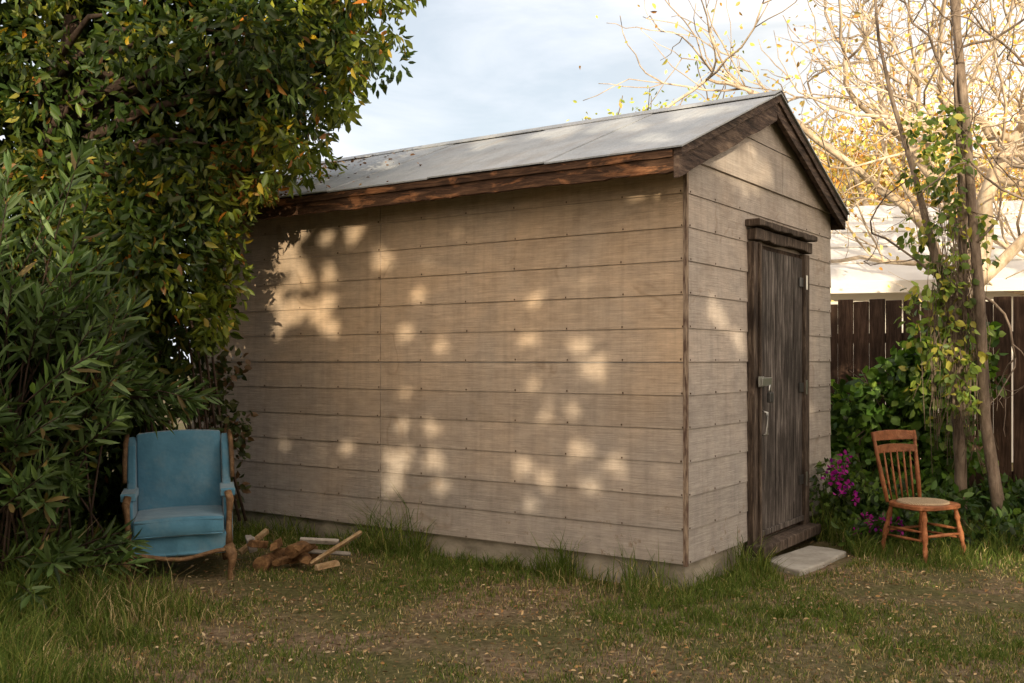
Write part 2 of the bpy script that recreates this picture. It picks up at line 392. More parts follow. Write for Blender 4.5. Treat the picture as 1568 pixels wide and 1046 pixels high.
# ------------------------------------------------------------ neighbouring house
house=empty('white_house',(3.6,14.6,0),-R(14))
box('walls',0,11,0,5,0,2.45,HOUSEW,house)
prism('roof',[(-.45,2.36),(2.5,3.80),(5.45,2.36),(5.45,2.48),(2.5,3.93),(-.45,2.48)],-.5,11.5,'x',HROOF,house)
prism('gable_wall',[(0.01,2.45),(2.5,3.70),(4.99,2.45)],.02,.10,'x',HOUSEW,house)
for k in range(1,5):
    s_=k/5; prism('roof_course',[(-.45+2.95*s_-.02,2.483+1.45*s_),(-.45+2.95*s_+.14,2.483+1.45*s_+.07),(-.45+2.95*s_+.14,2.505+1.45*s_+.07),(-.45+2.95*s_-.02,2.505+1.45*s_)],-.5,11.5,'x',HROOF,house)
box('eave_board',-.5,11.5,-.48,-.452,2.31,2.47,HOUSEW,house)
box('vent_stack',3.2,3.35,1.6,1.75,3.1,3.8,HOUSEW,house,bevel=.01)
box('window_pane',5.0,6.1,-.02,-.005,1.0,1.9,GLASS,house)
for a in ((4.93,5.0,.93,1.97),(6.1,6.17,.93,1.97),(5.0,6.1,.93,1.0),(5.0,6.1,1.9,1.97)):
    box('window_trim',a[0],a[1],-.05,-.003,a[2],a[3],HOUSEW,house)

# ------------------------------------------------------------ blue wing armchair
import bmesh
arm=empty('blue_armchair',(-2.16,6.62,.0),R(17),ry=-R(1.5))
def soft(name,x0,x1,y0,y1,z0,z1,mat,bev,parent,shear=0,crown=0,puff=0):
    bm=bmesh.new(); bmesh.ops.create_cube(bm,size=1); bmesh.ops.subdivide_edges(bm,edges=bm.edges[:],cuts=7,use_grid_fill=True)
    for q_ in bm.verts:
        a,b,c_=q_.co*2
        px=(x0+x1)/2+a*(x1-x0)/2; py=(y0+y1)/2+b*(y1-y0)/2; pz=(z0+z1)/2+c_*(z1-z0)/2
        if c_>.95: pz+=crown*(1-a*a)
        if b<-.95: py-=puff*(1-a*a)*(1-c_*c_)
        py+=shear*(pz-z0)
        q_.co=(px,py,pz)
    me=bpy.data.meshes.new(name); bm.to_mesh(me); bm.free(); me.materials.append(mat)
    for p in me.polygons: p.use_smooth=True
    o=bpy.data.objects.new(name,me); link(o,parent)
    bv=o.modifiers.new('b','BEVEL'); bv.width=bev; bv.segments=4; bv.limit_method='ANGLE'; bv.angle_limit=R(50)
    return o
soft('seat_base',-.30,.30,-.28,.24,.16,.30,BLUE,.02,arm)
soft('seat_cushion',-.27,.27,-.32,.20,.292,.40,BLUE,.038,arm,crown=.015,puff=.02)
soft('backrest',-.27,.27,.17,.27,.34,.90,BLUE,.035,arm,shear=.16,crown=.015,puff=.03)
def side(sx):
    x0,x1=sorted((sx*.272,sx*.325))
    prof=[(-.22,.18),(.26,.18),(.36,.86),(.30,.885),(.20,.83),(.12,.70),(.09,.60),(-.02,.545),(-.20,.53),(-.24,.49)]
    prism('side_wing_panel',prof,x0,x1,'x',BLUE,arm,bevel=.015,seg=3,smooth=False)
    soft('arm_pad',sx*.30-.045,sx*.30+.045,-.23,.10,.515,.565,BLUE,.022,arm)
    T=Tubes()
    pts=[(sx*.328,.30,.895),(sx*.335,.19,.845),(sx*.338,.105,.71),(sx*.338,.075,.60)]
    T.add(np.array(pts),[.014,.017,.016,.014],8)
    pts=[(sx*.30,-.235,.545),(sx*.312,-.262,.50),(sx*.306,-.25,.42),(sx*.30,-.262,.32),(sx*.30,-.28,.20)]
    T.add(np.array(pts),[.024,.026,.018,.020,.026],8)
    pts=[(sx*.295,-.275,.21),(sx*.315,-.30,.15),(sx*.312,-.295,.09),(sx*.30,-.275,.035),(sx*.305,-.295,-.02)]
    T.add(np.array(pts),[.034,.034,.022,.015,.024],8)
    pts=[(sx*.27,.24,.20),(sx*.275,.27,.10),(sx*.285,.32,-.02)]
    T.add(np.array(pts),[.025,.022,.018],8)
    T.build('carved_frame',TRIMW,arm)
side(1); side(-1)
T=Tubes(); xs=np.linspace(-.29,.29,9)
T.add(np.stack([xs,np.full(9,-.288),.165-.022*np.cos(xs/.29*math.pi)],1),.014,6)
T.build('front_rail',TRIMW,arm)
T=Tubes(); xs=np.linspace(-.262,.262,9)
for zc in (.30,.39): T.add(np.stack([xs,np.full(9,-.322),np.full(9,zc)+.004*np.cos(xs*9)],1),.0055,5)
T.build('cushion_piping',BLUE,arm)

# ------------------------------------------------------------ wooden chair
ch=empty('wooden_chair',(2.93,7.22,.0),R(27))
n=28; v=[];f=[]
for zc,sc_ in ((.345,.93),(.352,1.),(.372,1.),(.38,.95)):
    for i in range(n):
        a=2*math.pi*i/n; p=3.2
        cx=abs(math.cos(a))**(2/p)*math.copysign(1,math.cos(a)); sy=abs(math.sin(a))**(2/p)*math.copysign(1,math.sin(a))
        v.append((cx*(.215-.02*sy)*sc_, sy*.205*sc_, zc))
for r_ in range(3):
    for i in range(n): f.append((r_*n+i,r_*n+(i+1)%n,(r_+1)*n+(i+1)%n,(r_+1)*n+i))
f.append(tuple(range(n))[::-1]); 
mesh_py('seat_frame',v,f+[tuple(range(3*n,4*n))],CHAIRW,ch)
v=[];f=[]
for zc,sc_ in ((.381,.84),(.392,.80)):
    for i in range(n):
        a=2*math.pi*i/n; v.append((math.cos(a)*.22*sc_,math.sin(a)*.21*sc_,zc))
for i in range(n): f.append((i,(i+1)%n,n+(i+1)%n,n+i))
f.append(tuple(range(n,2*n)))
mesh_py('woven_seat_pad',v,f,SEATM,ch)
T=Tubes()
zr=np.array([.35,.31,.28,.26,.22,.17,.13,.11,.08,.0,-.03]); rr=[.013,.017,.022,.014,.017,.022,.018,.013,.018,.013,.011]
for sx in (-1,1):
    for sy in (-1,1):
        tt=(.35-zr)/.38
        T.add(np.stack([sx*(.155+.05*tt),sy*(.145+.055*tt),zr],1),rr,8)
for sy in (-1,1):
    T.add([(-.18,sy*.175,.17),(0,sy*.175,.17),(.18,sy*.175,.17)],[.008,.014,.008],7)
for sx in (-1,1):
    for zc in (.14,.20): T.add([(sx*.18,-.16,zc),(sx*.182,0,zc),(sx*.18,.16,zc)],[.007,.012,.007],7)
for sx in (-1,1):
    T.add([(sx*.165,.17,.37),(sx*.18,.20,.52),(sx*.197,.235,.70),(sx*.21,.265,.87)],[.013,.018,.014,.012],8)
for i in range(5):
    u=-.11+.055*i
    T.add([(u,.18,.375),(u*1.1,.205,.52),(u*1.2,.235,.73)],[.006,.010,.006],6)
T.build('turned_legs_and_spindles',CHAIRW,ch)
def rail(z0,z1,y0,y1,hw,nm):
    v=[];f=[]; k=8
    for i in range(k+1):
        u=-1+2*i/k; bow=.035*(1-u*u); dz=.012*(1-u*u)
        for (z,y) in ((z0,y0),(z1+dz,y1)):
            v.append((u*hw,y+bow-.009,z)); v.append((u*hw,y+bow+.009,z))
    for i in range(k):
        b=i*4; f+=[(b,b+4,b+6,b+2),(b+1,b+3,b+7,b+5),(b+2,b+6,b+7,b+3),(b,b+1,b+5,b+4)]
    f+=[(0,2,3,1),(4*k,4*k+1,4*k+3,4*k+2)]
    mesh_py(nm,v,f,CHAIRW,ch,bevel=.003)
rail(.805,.865,.252,.266,.222,'crest_rail'); rail(.715,.765,.236,.246,.205,'back_rail')

# ------------------------------------------------------------ firewood
fw=empty('firewood_pile',(-1.50,6.95,0))
def log(c,ang,tilt,L,r,half,mat,nm='split_log'):
    n_=10; poly=[]
    a0,a1=(0,2*math.pi*.999) if not half else (0,math.pi*half)
    for i in range(n_):
        a=a0+(a1-a0)*i/(n_-1 if half else n_); rr_=r*random.uniform(.9,1.08); poly.append((rr_*math.cos(a),rr_*math.sin(a)))
    if half and half<.9: poly.append((0,0))
    o=prism(nm,poly,-L/2,L/2,'x',mat,fw,bevel=.004,seg=1)
    o.location=c; o.rotation_euler=(random.uniform(0,6),tilt,ang); return o
random.seed(11)
log((-.12,-.22,.05),R(80),.03,.26,.055,0,LOGW); log((.02,-.24,.045),R(65),0,.24,.05,.6,LOGW); log((-.22,-.18,.05),R(100),0,.22,.055,.55,LOGW)
log((.13,-.22,.05),R(110),0,.24,.06,.5,LOGW); log((-.05,-.16,.14),R(95),.1,.25,.055,.55,LOGW); log((.08,-.15,.13),R(70),-.05,.24,.05,0,LOGW)
log((.33,-.18,.12),R(38),-.42,.42,.035,.5,SPLITW); log((.22,-.05,.10),R(10),.1,.36,.03,.6,PALE); log((.28,-.32,.03),R(55),0,.2,.04,.5,SPLITW)
log((-.27,.02,.15),R(50),-.5,.26,.03,.55,SPLITW); log((.20,-.12,.15),R(0),.05,.26,.04,.6,PALE); log((.02,-.02,.05),R(20),0,.3,.06,0,LOGW)
log((-.28,-.12,.13),R(85),1.0,.12,.06,.5,PALE,'pale_chunk'); log((-.17,-.26,.15),R(60),.2,.15,.05,.5,LOGW); log((.12,-.3,.14),R(95),.1,.2,.05,.6,LOGW)

# ------------------------------------------------------------ sun basis
SUN_EL=R(9.5); SAZ=np.array([.05,-1.0]); SAZ/=np.linalg.norm(SAZ)
S=np.array([SAZ[0]*math.cos(SUN_EL),SAZ[1]*math.cos(SUN_EL),math.sin(SUN_EL)])
U=nrm(np.cross(S,np.array([0,0,1.])));  U=U if U[0]>0 else -U
Vv=np.cross(S,U); Vv=Vv if Vv[2]>0 else -Vv

# ------------------------------------------------------------ left: big leafy tree
def xmax(z):
    return np.interp(z,[.0,.54,.99,1.31,1.42,1.76,1.9,2.35,2.49,2.62,2.8,2.98,3.37,3.48,3.66,3.9,5.5],
                       [-2.1,-2.0,-2.12,-2.15,-2.06,-1.99,-1.93,-1.92,-1.90,-1.65,-1.36,-1.2,-1.12,-.90,-.72,-.72,-.9])
def clumps(cl, dens, size, droop=.5, sparse=1):
    P=[];D=[];Cc=[]
    for (c,r,tint) in cl:
        n_=max(int(dens*r*r*sparse),12)
        d=nrm(rng.normal(size=(n_,3))); rad=r*rng.uniform(.35,1.05,size=(n_,1))**.6
        p=np.array(c)+d*rad*np.array([1,1,.85]); P.append(p)
        dd=d*.6+rng.normal(size=(n_,3))*.55; dd[:,2]-=droop; D.append(dd); Cc.append(np.repeat([tint],n_,0))
    P=np.concatenate(P);D=np.concatenate(D);Cc=np.concatenate(Cc)
    return P,D,Cc
GR=[(.03,.058,.014),(.05,.088,.018),(.08,.12,.022),(.19,.18,.03),(.22,.11,.03)]
cl=[]
while len(cl)<370:
    z=rng.uniform(.25,4.9); y=rng.uniform(6.5,7.7) if z<2.8 else rng.uniform(6.4,8.3)
    r=rng.uniform(.12,.34)
    xm=(xmax(z)+rng.uniform(-.22,.03))*y/7; x=xm-r*.8-abs(rng.exponential(1.0))
    if x<-5.2: continue
    if z<1.15 and not (y>7.25 or x<-2.95): continue
    t=rng.uniform(.65,1.4); yel=rng.random()<.34 and z>1.8
    tint=np.array([1,1,1])*t*(np.array([2.3,1.65,.8]) if yel else 1)  # yellow clumps carry the crown's sunlit glow in their leaf colour
    cl.append(((x,y,z),r,tint))
for i in range(120):
    z=rng.uniform(1.5,4.4); y=rng.uniform(6.5,7.4); xm=xmax(z)*y/7
    cl.append(((xm-rng.uniform(-.03,.16),y,z),rng.uniform(.06,.12),np.array([1.9,1.5,.9])))
tree=empty('leafy_tree',(-3.6,7.4,0)); off=np.array([-3.6,7.4,0])
P,D,Tn=clumps(cl,1650,.08)
c=palette(len(P),GR,[3,4,2.5,.5,.25])*Tn
leaves('foliage',P-off,D,rng.uniform(.06,.115,len(P)),.40,c,LEAF,tree)
P,D,Tn=clumps([((-1.75+rng.uniform(-.35,.1),7.1+rng.uniform(-.3,.3),2.55+rng.uniform(-.1,.35)),.13,np.array([1,1,1])) for i in range(16)],2200,.08)
leaves('dry_foliage',P-off,D,rng.uniform(.05,.09,len(P)),.45,palette(len(P),[(.26,.15,.03),(.18,.19,.03),(.28,.11,.03)],[2,2,1]),LEAF,tree)
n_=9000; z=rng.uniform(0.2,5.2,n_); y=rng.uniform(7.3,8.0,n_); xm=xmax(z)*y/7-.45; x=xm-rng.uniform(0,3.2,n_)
P=np.stack([x,y,z],1); leaves('inner_shadow_foliage',P-off,rng.normal(size=(n_,3)),rng.uniform(.12,.22,n_),.6,palette(n_,[(.02,.035,.01),(.03,.05,.014)],[1,1]),FARLEAF,tree)  # filler leaves coloured dark to paint in the crown's inner shadow
T=Tubes()
T.add([(0,0,-.1),(.1,.05,.8),(.0,.1,1.7),(.25,.1,2.7),(.4,.0,3.9)],[.20,.17,.15,.12,.07],10)
for i in range(26):
    z0=rng.uniform(1.2,3.4); ex=rng.uniform(.8,2.3); az=rng.uniform(-.5,.5)
    if z0<2.4: ex=min(ex,1.5)
    T.add([(.1,.1,z0),(ex*.4,az*.3-.1,z0+.35),(ex*.8,az*.7-.25,z0+.55),(ex,az-.3,z0+.5)],[.05,.035,.02,.008],6)
for i in range(9):
    xx=1.15+rng.uniform(-.25,.35); T.add([(xx-.2,-.2,2.2),(xx,-.3,1.5),(xx+.06,-.25,.9),(xx+.22,-.2,.25)],[.008,.009,.01,.012],5)
T.build('trunk_and_limbs',DBARK,tree)

vs=empty('climbing_shrub',(-2.3,7.35,0)); off=np.array([-2.3,7.35,0])
cl=[((-2.12+rng.uniform(-.25,.16),7.3+rng.uniform(-.1,.2),rng.uniform(.35,1.40)),rng.uniform(.08,.15),np.array([1,1,1])) for i in range(34)]
P,D,_=clumps(cl,2000,.07); leaves('foliage',P-off,D,rng.uniform(.05,.08,len(P)),.65,palette(len(P),[(.06,.07,.025),(.11,.065,.035),(.04,.06,.018)],[3,2,3]),LEAF,vs)
T=Tubes()
for i in range(8):
    T.add([(rng.uniform(-.1,.2),0,0),(rng.uniform(-.1,.2),.05,.5),(rng.uniform(-.2,.25),0,1.2)],[.01,.008,.005],5)
T.build('stems',BARK,vs)

# ------------------------------------------------------------ oleander shrub
ol=empty('oleander_shrub',(-3.1,5.75,0)); off=np.array([-3.1,5.75,0])
T=Tubes(); P=[];D=[];SZ=[];TT=[]
def stem(base,tip,sag,nl=22,frac=.3,lim=True):
    mid=(base+tip)/2+np.array([0,0,sag]); ts=np.linspace(0,1,7)[:,None]
    pts=(1-ts)**2*base+2*ts*(1-ts)*mid+ts**2*tip
    T.add(pts,np.linspace(.010,.003,7),4)
    ax=nrm(tip-mid); e1=nrm(np.cross(ax,np.array([.3,.2,1.]))); e2=np.cross(ax,e1); tn=rng.uniform(.55,1.55)
    for k in range(nl):
        t=1-frac*(k/nl)**1.3; p=(1-t)**2*base+2*t*(1-t)*mid+t*t*tip
        tg=nrm((tip-mid)*t+(mid-base)*(1-t)); an=k*2.4+rng.uniform(-.4,.4)
        open_=.35+.9*min(1,k/8)
        d=tg+(e1*math.cos(an)+e2*math.sin(an))*open_+rng.normal(size=3)*.12
        P.append(p); D.append(d); SZ.append(rng.uniform(.11,.18)*(.7 if k<3 else 1)); TT.append(tn)
for i in range(360):
    a=rng.uniform(0,2*math.pi); el=rng.uniform(-.75,1.)
    if math.sin(a)>.5: continue
    rx=1.08; ce=math.cos(el*1.35); tip=np.array([-3.12+rx*math.cos(a)*ce, 5.85+.75*math.sin(a)*ce, 1.2+1.2*math.sin(el*1.45)])
    tip+=rng.normal(size=3)*.12; s_=rng.uniform(.72,1.05); tip=np.array([-3.1,5.85,.9])*(1-s_)+tip*s_
    tip[2]=max(tip[2],rng.uniform(.12,.35))
    lim=np.interp(tip[2],[0,1.0,1.12,1.6,2.5],[-.405,-.405,-.345,-.335,-.40])*tip[1]-.13
    tip[0]=min(tip[0],lim-rng.uniform(0,.1))
    base=np.array([-3.25,5.95,0])+rng.normal(size=3)*np.array([.3,.25,0])
    stem(base,tip,rng.uniform(.1,.5) if tip[2]>.6 else .12)
for i in range(14):
    tip=np.array([rng.uniform(-2.5,-1.85),rng.uniform(6.0,6.3),rng.uniform(1.0,1.2)]); stem(np.array([-3.0,5.9,.9]),tip,rng.uniform(.2,.4),18,.35)
for i in range(7):
    tip=np.array([rng.uniform(-2.32,-2.12),rng.uniform(5.8,5.95),rng.uniform(.22,.45)]); stem(np.array([-2.9,5.8,.05]),tip,.1,14,.4)
T.build('stems',DBARK,ol).location=-off
P=np.array(P);D=np.array(D)
lf=leaves('foliage',P-off,D,SZ,.19,palette(len(P),[(.055,.10,.03),(.085,.14,.045),(.12,.18,.07),(.2,.15,.06)],[3,4,2,.3])*np.array(TT)[:,None],LEAF,ol,fold=.06)
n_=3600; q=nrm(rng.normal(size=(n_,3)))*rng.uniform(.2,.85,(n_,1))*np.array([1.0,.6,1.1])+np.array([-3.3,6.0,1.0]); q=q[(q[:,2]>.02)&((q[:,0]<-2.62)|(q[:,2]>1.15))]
leaves('inner_shadow_foliage',q-off,rng.normal(size=q.shape),rng.uniform(.12,.2,len(q)),.35,palette(len(q),[(.02,.036,.01),(.03,.05,.015)],[1,1]),FARLEAF,ol)  # darker filler, inner shadow of the shrub put into leaf colour

# ------------------------------------------------------------ generic branching
def grow(T,p,d,L,r,lvl,mx,tips,curl=.22,up=.06,spread=.75,sides=6,kids=(2,4)):
    n_=5; pts=[p]; dd=d
    for i in range(n_):
        dd=nrm(dd+rng.normal(size=3)*curl+np.array([0,0,up])); pts.append(pts[-1]+dd*L/n_)
    pts=np.array(pts); T.add(pts,np.linspace(r,r*.62,n_+1),sides if lvl<2 else (5 if lvl<3 else 3))
    if lvl>=mx: tips.append((pts[-1],dd)); tips.append((pts[3],dd)); return
    k=rng.integers(kids[0],kids[1]+1)
    for j in range(k):
        i=n_ if j==0 else rng.integers(2,n_+1)
        nd=nrm(dd+nrm(rng.normal(size=3))*spread); rs=.62*(.95 if j==0 else .75)
        grow(T,pts[i],nd,L*rng.uniform(.62,.85),r*rs*1.05,lvl+1,mx,tips,curl,up,spread,sides,kids)

def bg_tree(name,base,seed,L,r,mx,d0,leafn,lcols,lw,bark,ls=(.05,.09),spread=.75,jit=.25,curl=.2,kids=(2,4),nstem=1,gap=.3):
    global rng
    keep=rng; rng=np.random.default_rng(seed)
    e=empty(name,base); T=Tubes(); tips=[]
    for s_ in range(nstem):
        grow(T,np.zeros(3)+np.array([s_*gap,0,-.1]),nrm(np.array(d0)+rng.normal(size=3)*(.1 if nstem>1 else 0)),L*rng.uniform(.88,1.05) if nstem>1 else L,r,0,mx,tips,curl=curl,spread=spread,kids=kids)
    T.build('trunk_and_branches',bark,e)
    if leafn:
        tp=np.array([t[0] for t in tips]); k=rng.integers(0,len(tp),leafn)
        P=tp[k]+rng.normal(size=(leafn,3))*jit; D=rng.normal(size=(leafn,3)); D[:,2]-=.4
        leaves('foliage',P,D,rng.uniform(*ls,leafn),.55,palette(leafn,lcols,lw),FARLEAF,e)
    rng=keep
GOLD=[(.85,.52,.13),(.85,.66,.24),(.55,.52,.12),(.75,.36,.09)]
bg_tree('bare_tree',(5.9,13.2,0),3,3.2,.17,5,(.06,0,1),1500,GOLD,[3,3,1,1],PBARK,spread=.75,kids=(3,4))
bg_tree('bare_tree',(7.9,12.6,0),5,2.8,.16,5,(-.06,0,1),1500,GOLD,[3,3,1,1],PBARK,spread=.85,kids=(3,4))
bg_tree('bare_tree',(9.6,19.5,0),9,3.8,.27,5,(-.15,0,1),4500,GOLD,[3,3,1,1],PBARK,ls=(.07,.12),spread=.85,kids=(3,4))
bg_tree('autumn_tree',(6.6,20.5,0),12,2.4,.12,4,(.0,0,1),13000,GOLD,[3,3,2.0,1],PBARK,ls=(.10,.17),spread=.8,jit=.36,nstem=3,gap=.6)
bg_tree('autumn_tree',(11.5,22,0),21,3.0,.18,4,(-.1,0,1),9000,GOLD,[3,3,1,1],PBARK,ls=(.10,.16),spread=.9,jit=.45,nstem=2)
bg_tree('yellow_green_tree',(.75,17.5,0),14,2.35,.08,3,(.0,0,1),3600,[(.40,.46,.09),(.52,.50,.11),(.22,.30,.06)],[2,2,1],BARK,ls=(.06,.11),spread=.42,jit=.10,nstem=8,gap=.30,curl=.12)
bg_tree('evergreen_tree',(6.9,20.8,0),31,1.9,.10,4,(-.05,0,1),5000,[(.12,.19,.04),(.25,.27,.06),(.08,.13,.03)],[2,2,1],BARK,ls=(.08,.14),spread=.8,jit=.25,nstem=1)

# ------------------------------------------------------------ slender vine-covered tree on the right
vt=empty('vine_covered_tree',(3.6,7.85,0)); off=np.array([3.6,7.85,0]); T=Tubes()
stems=[([(3.80,7.8,-.05),(3.72,7.8,.45),(3.65,7.82,.95),(3.60,7.8,1.9),(3.57,7.85,2.5),(3.50,7.8,3.2),(3.40,7.8,4.2),(3.3,7.8,5.4)],[.055,.046,.042,.040,.036,.034,.03,.02]),
 ([(3.50,7.9,-.05),(3.50,7.9,.6),(3.44,7.9,1.35),(3.36,7.92,2.0),(3.16,7.95,2.85),(2.98,7.95,3.45),(2.86,7.9,3.9),(2.80,7.9,4.6)],[.052,.045,.04,.036,.022,.016,.012,.007]),
 ([(3.95,7.6,-.05),(3.92,7.6,.4),(3.95,7.62,.9),(4.06,7.6,2.1),(4.15,7.6,3.0),(4.1,7.6,4.4)],[.05,.045,.04,.036,.03,.02]),
 ([(3.49,7.9,1.2),(3.5,7.86,2.0),(3.49,7.85,2.7),(3.45,7.85,3.5),(3.46,7.85,4.5)],[.035,.035,.03,.026,.02])]
for p,r_ in stems: T.add(np.array(p)-off,r_,8)
tips=[]
for (p,d,L) in (((3.5,7.8,3.2),(-.6,0,.6),.8),((3.58,7.8,2.3),(.5,0,.5),.7),((3.44,7.85,3.8),(.6,.1,.5),.7),((3.36,7.9,2.0),(-.6,.1,.5),.7),((4.08,7.6,2.4),(-.3,0,.9),.8),((4.0,7.6,1.6),(.3,0,.9),.7),((3.45,7.85,3.5),(-.5,0,.3),.8),((3.6,7.8,1.9),(.5,-.1,-.2),.6),((4.1,7.6,3.4),(-.5,0,.3),.8)):
    grow(T,np.array(p)-off,nrm(np.array(d,float)),L,.012,1,3,tips,curl=.3,up=.0)
T.build('stems',BARK,vt)
cl=[]
for i in range(115):
    z=rng.uniform(.9,3.35); xc=np.interp(z,[.9,1.5,2.,2.5,3.3],[3.40,3.40,3.38,3.42,3.36]); w=np.interp(z,[.9,1.6,2.6,3.3],[.12,.17,.15,.12])
    cl.append(((xc+rng.normal()*w,7.85+rng.normal()*.1,z),rng.uniform(.05,.10),np.array([1,1,1])*rng.uniform(.7,1.4)))
P,D,Tn=clumps(cl,1800,.07,droop=.7)
leaves('vine_foliage',P-off,D,rng.uniform(.04,.085,len(P)),.7,palette(len(P),[(.13,.20,.04),(.20,.27,.05),(.40,.38,.08),(.08,.13,.03)],[3,3,2,1.2])*Tn,LEAF,vt)
T=Tubes()
for i in range(150):
    z0=rng.uniform(1.4,2.8); x0=3.42+rng.normal()*.10; T.add(np.array([(x0,7.85,z0),(x0+rng.normal()*.05,7.8,z0-.4),(x0+rng.normal()*.08,7.8,z0-.9)])-off,.003,3)
T.build('vine_strands',BARK,vt)

iv=empty('ivy_bush',(3.3,8.9,0)); off=np.array([3.3,8.9,0]); cl=[]
for i in range(150):
    x=rng.uniform(2.80,4.0)
    zt=np.interp(x,[2.8,3.1,3.4,3.7,4.1],[1.12,1.22,1.45,1.75,1.6])
    z=zt*rng.uniform(.1,1)**.7
    cl.append(((x,8.95-.45*(x-3.3)+rng.uniform(-.3,.12)*(1.3-z*.3),z),rng.uniform(.08,.17),np.array([1,1,1])*rng.uniform(.6,1.4)))
P,D,Tn=clumps(cl,1500,.09,droop=.6)
leaves('foliage',P-off,D,rng.uniform(.06,.11,len(P)),.85,palette(len(P),[(.08,.17,.03),(.13,.24,.04),(.22,.33,.06),(.05,.10,.02)],[3,3,1,1.5])*Tn,LEAF,iv)
T=Tubes()
for i in range(14): T.add([(rng.uniform(-.4,.5),-.1,0),(rng.uniform(-.4,.5),-.05,.7),(rng.uniform(-.4,.6),0,1.3)],[.009,.007,.004],5)
T.build('stems',BARK,iv)
bo=empty('bougainvillea_bush',(2.6,7.85,0)); off=np.array([2.6,7.85,0]); cl=[]
for i in range(60):
    x=rng.uniform(2.38,2.95); z=rng.uniform(.03,.62)*np.interp(x,[2.4,2.55,2.95],[1.,1.,.45]); cl.append(((x,7.95-.3*(x-2.6)+rng.uniform(-.2,.05),z),rng.uniform(.06,.11),np.array([1,1,1])*rng.uniform(.6,1.4)))
P,D,Tn=clumps(cl,2300,.07); leaves('foliage',P-off,D,rng.uniform(.04,.07,len(P)),.6,palette(len(P),[(.06,.12,.025),(.11,.18,.035),(.04,.07,.02)],[2,2,2])*Tn,LEAF,bo)
cl=[((x,y,z),r_,np.array([1,1,1])) for x,y,z,r_ in ((2.48,7.68,.58,.07),(2.44,7.70,.50,.06),(2.52,7.66,.46,.05),(2.57,7.6,.36,.04),(2.70,7.45,.19,.08),(2.80,7.42,.17,.07),(2.62,7.5,.22,.05),(2.5,7.62,.66,.045),(2.47,7.62,.38,.04),(2.56,7.55,.12,.04))]
P,D,_=clumps(cl,6500,.05,droop=.1); leaves('flower_bracts',P-off,D,rng.uniform(.025,.042,len(P)),.8,palette(len(P),[(.34,.012,.24),(.48,.04,.36),(.24,.01,.28)],[2,2,1]),PETAL,bo)
lp=empty('groundcover_plants',(3.6,7.4,0)); off=np.array([3.6,7.4,0]); cl=[]
for i in range(330):
    x=rng.uniform(2.45,6.2); y=rng.uniform(7.15,8.6)
    if x<3.3 and y<7.5 and x>2.6: y+=.35
    if x<2.75: y=max(y,7.5)
    cl.append(((x,y,rng.uniform(.02,.2)+.12*(y>7.7)),rng.uniform(.07,.14),np.array([1,1,1])*rng.uniform(.5,1.4)))
P,D,Tn=clumps(cl,1400,.08,droop=-.3); P[:,2]=np.abs(P[:,2])
leaves('foliage',P-off,D,rng.uniform(.05,.10,len(P)),.6,palette(len(P),[(.055,.115,.025),(.10,.17,.04),(.04,.08,.025)],[2,2,2])*Tn,LEAF,lp)

# ------------------------------------------------------------ grass
def blades(name,x,y,h,w,cols):
    n_=len(x); z=gh(x,y)-.005; a=rng.uniform(0,2*math.pi,n_); la=rng.uniform(0,2*math.pi,n_); ln=rng.uniform(.15,.9,n_)*h
    P=np.stack([x,y,z],1); Wd=np.stack([np.cos(a),np.sin(a),np.zeros(n_)],1)*w[:,None]*.5; Ld=np.stack([np.cos(la),np.sin(la),np.zeros(n_)],1)
    up=np.array([0,0,1.])
    m1=P+up*(h*.55)[:,None]+Ld*(ln*.3)[:,None]; tp=P+up*(h*rng.uniform(.75,1.,n_))[:,None]+Ld*ln[:,None]
    v=np.stack([P-Wd,P+Wd,m1+Wd*.8,m1-Wd*.8,tp],1).reshape(-1,3)
    b=np.arange(n_)*5; lp_=np.stack([b,b+1,b+2,b+3,b+3,b+2,b+4],1).ravel(); st=np.stack([np.arange(n_)*7,np.arange(n_)*7+4],1).ravel()
    return mesh_np(name,v,lp_,st,GRASS,None,np.repeat(cols,5,axis=0))
n_=380000
y=rng.uniform(3.9,9.2,n_); x=rng.uniform(-.62,.62,n_)*y
tc_=rng.integers(0,2600,n_); tx=rng.uniform(-.62,.62,2600); ty=rng.uniform(3.9,9.2,2600); pull=rng.random(n_)<.4
x=np.where(pull,(tx*ty)[tc_]+rng.normal(size=n_)*.03,x); y=np.where(pull,ty[tc_]+rng.normal(size=n_)*.03,y)
tufth=np.where(pull,1.35,1.)
lx,ly=to_local(x,y)
out=~((lx<.02)&(ly>-.01)&(ly<WID+.02)&(lx>-LEN))
dl=np.where((lx<.0)&(lx>-LEN),np.where(ly<0,-ly,9),9); dg=np.where((ly>-.05)&(ly<WID)&(lx>0),lx,9); dc=np.hypot(lx,ly)
dw=np.minimum(np.minimum(dl,dg),dc)
nz=.6*vn(x*1.3,y*1.3,5)+.4*vn(x*4,y*4,6)
wallg=np.exp(-(dw/.30)**2)*np.where((dc<.7),.55,1)
leftg=1/(1+np.exp((x+1.75)/.12))*(y<6.05)+ (x<-2.6)
rightg=1/(1+np.exp(-(y-7.0)/.12))*(x>1.6)
tall=np.clip(wallg+.6*leftg+.6*rightg,0,1)
midg=np.exp(-((dw-.5)/.6)**2)*.5
bare=np.exp(-(((x+1.6)/.42)**2+((y-6.15)/.28)**2))+.8*np.exp(-(((x-2.6)/.6)**2+((y-5.9)/.25)**2))+.6*np.exp(-(((x+.5)/.9)**2+((y-4.9)/.3)**2))
dens=np.clip(.10+.85*(nz-.38)*2+.4*midg+.9*tall+.2*(y<5.0)*(x>1.0)-.75*bare,.05,1)
step=(np.abs(x-2.08)<.36)&(np.abs(y-7.0-.9*(x-2.08))<.30)
chairz=(np.abs(x+2.16)<.3)&(np.abs(y-6.65)<.35)
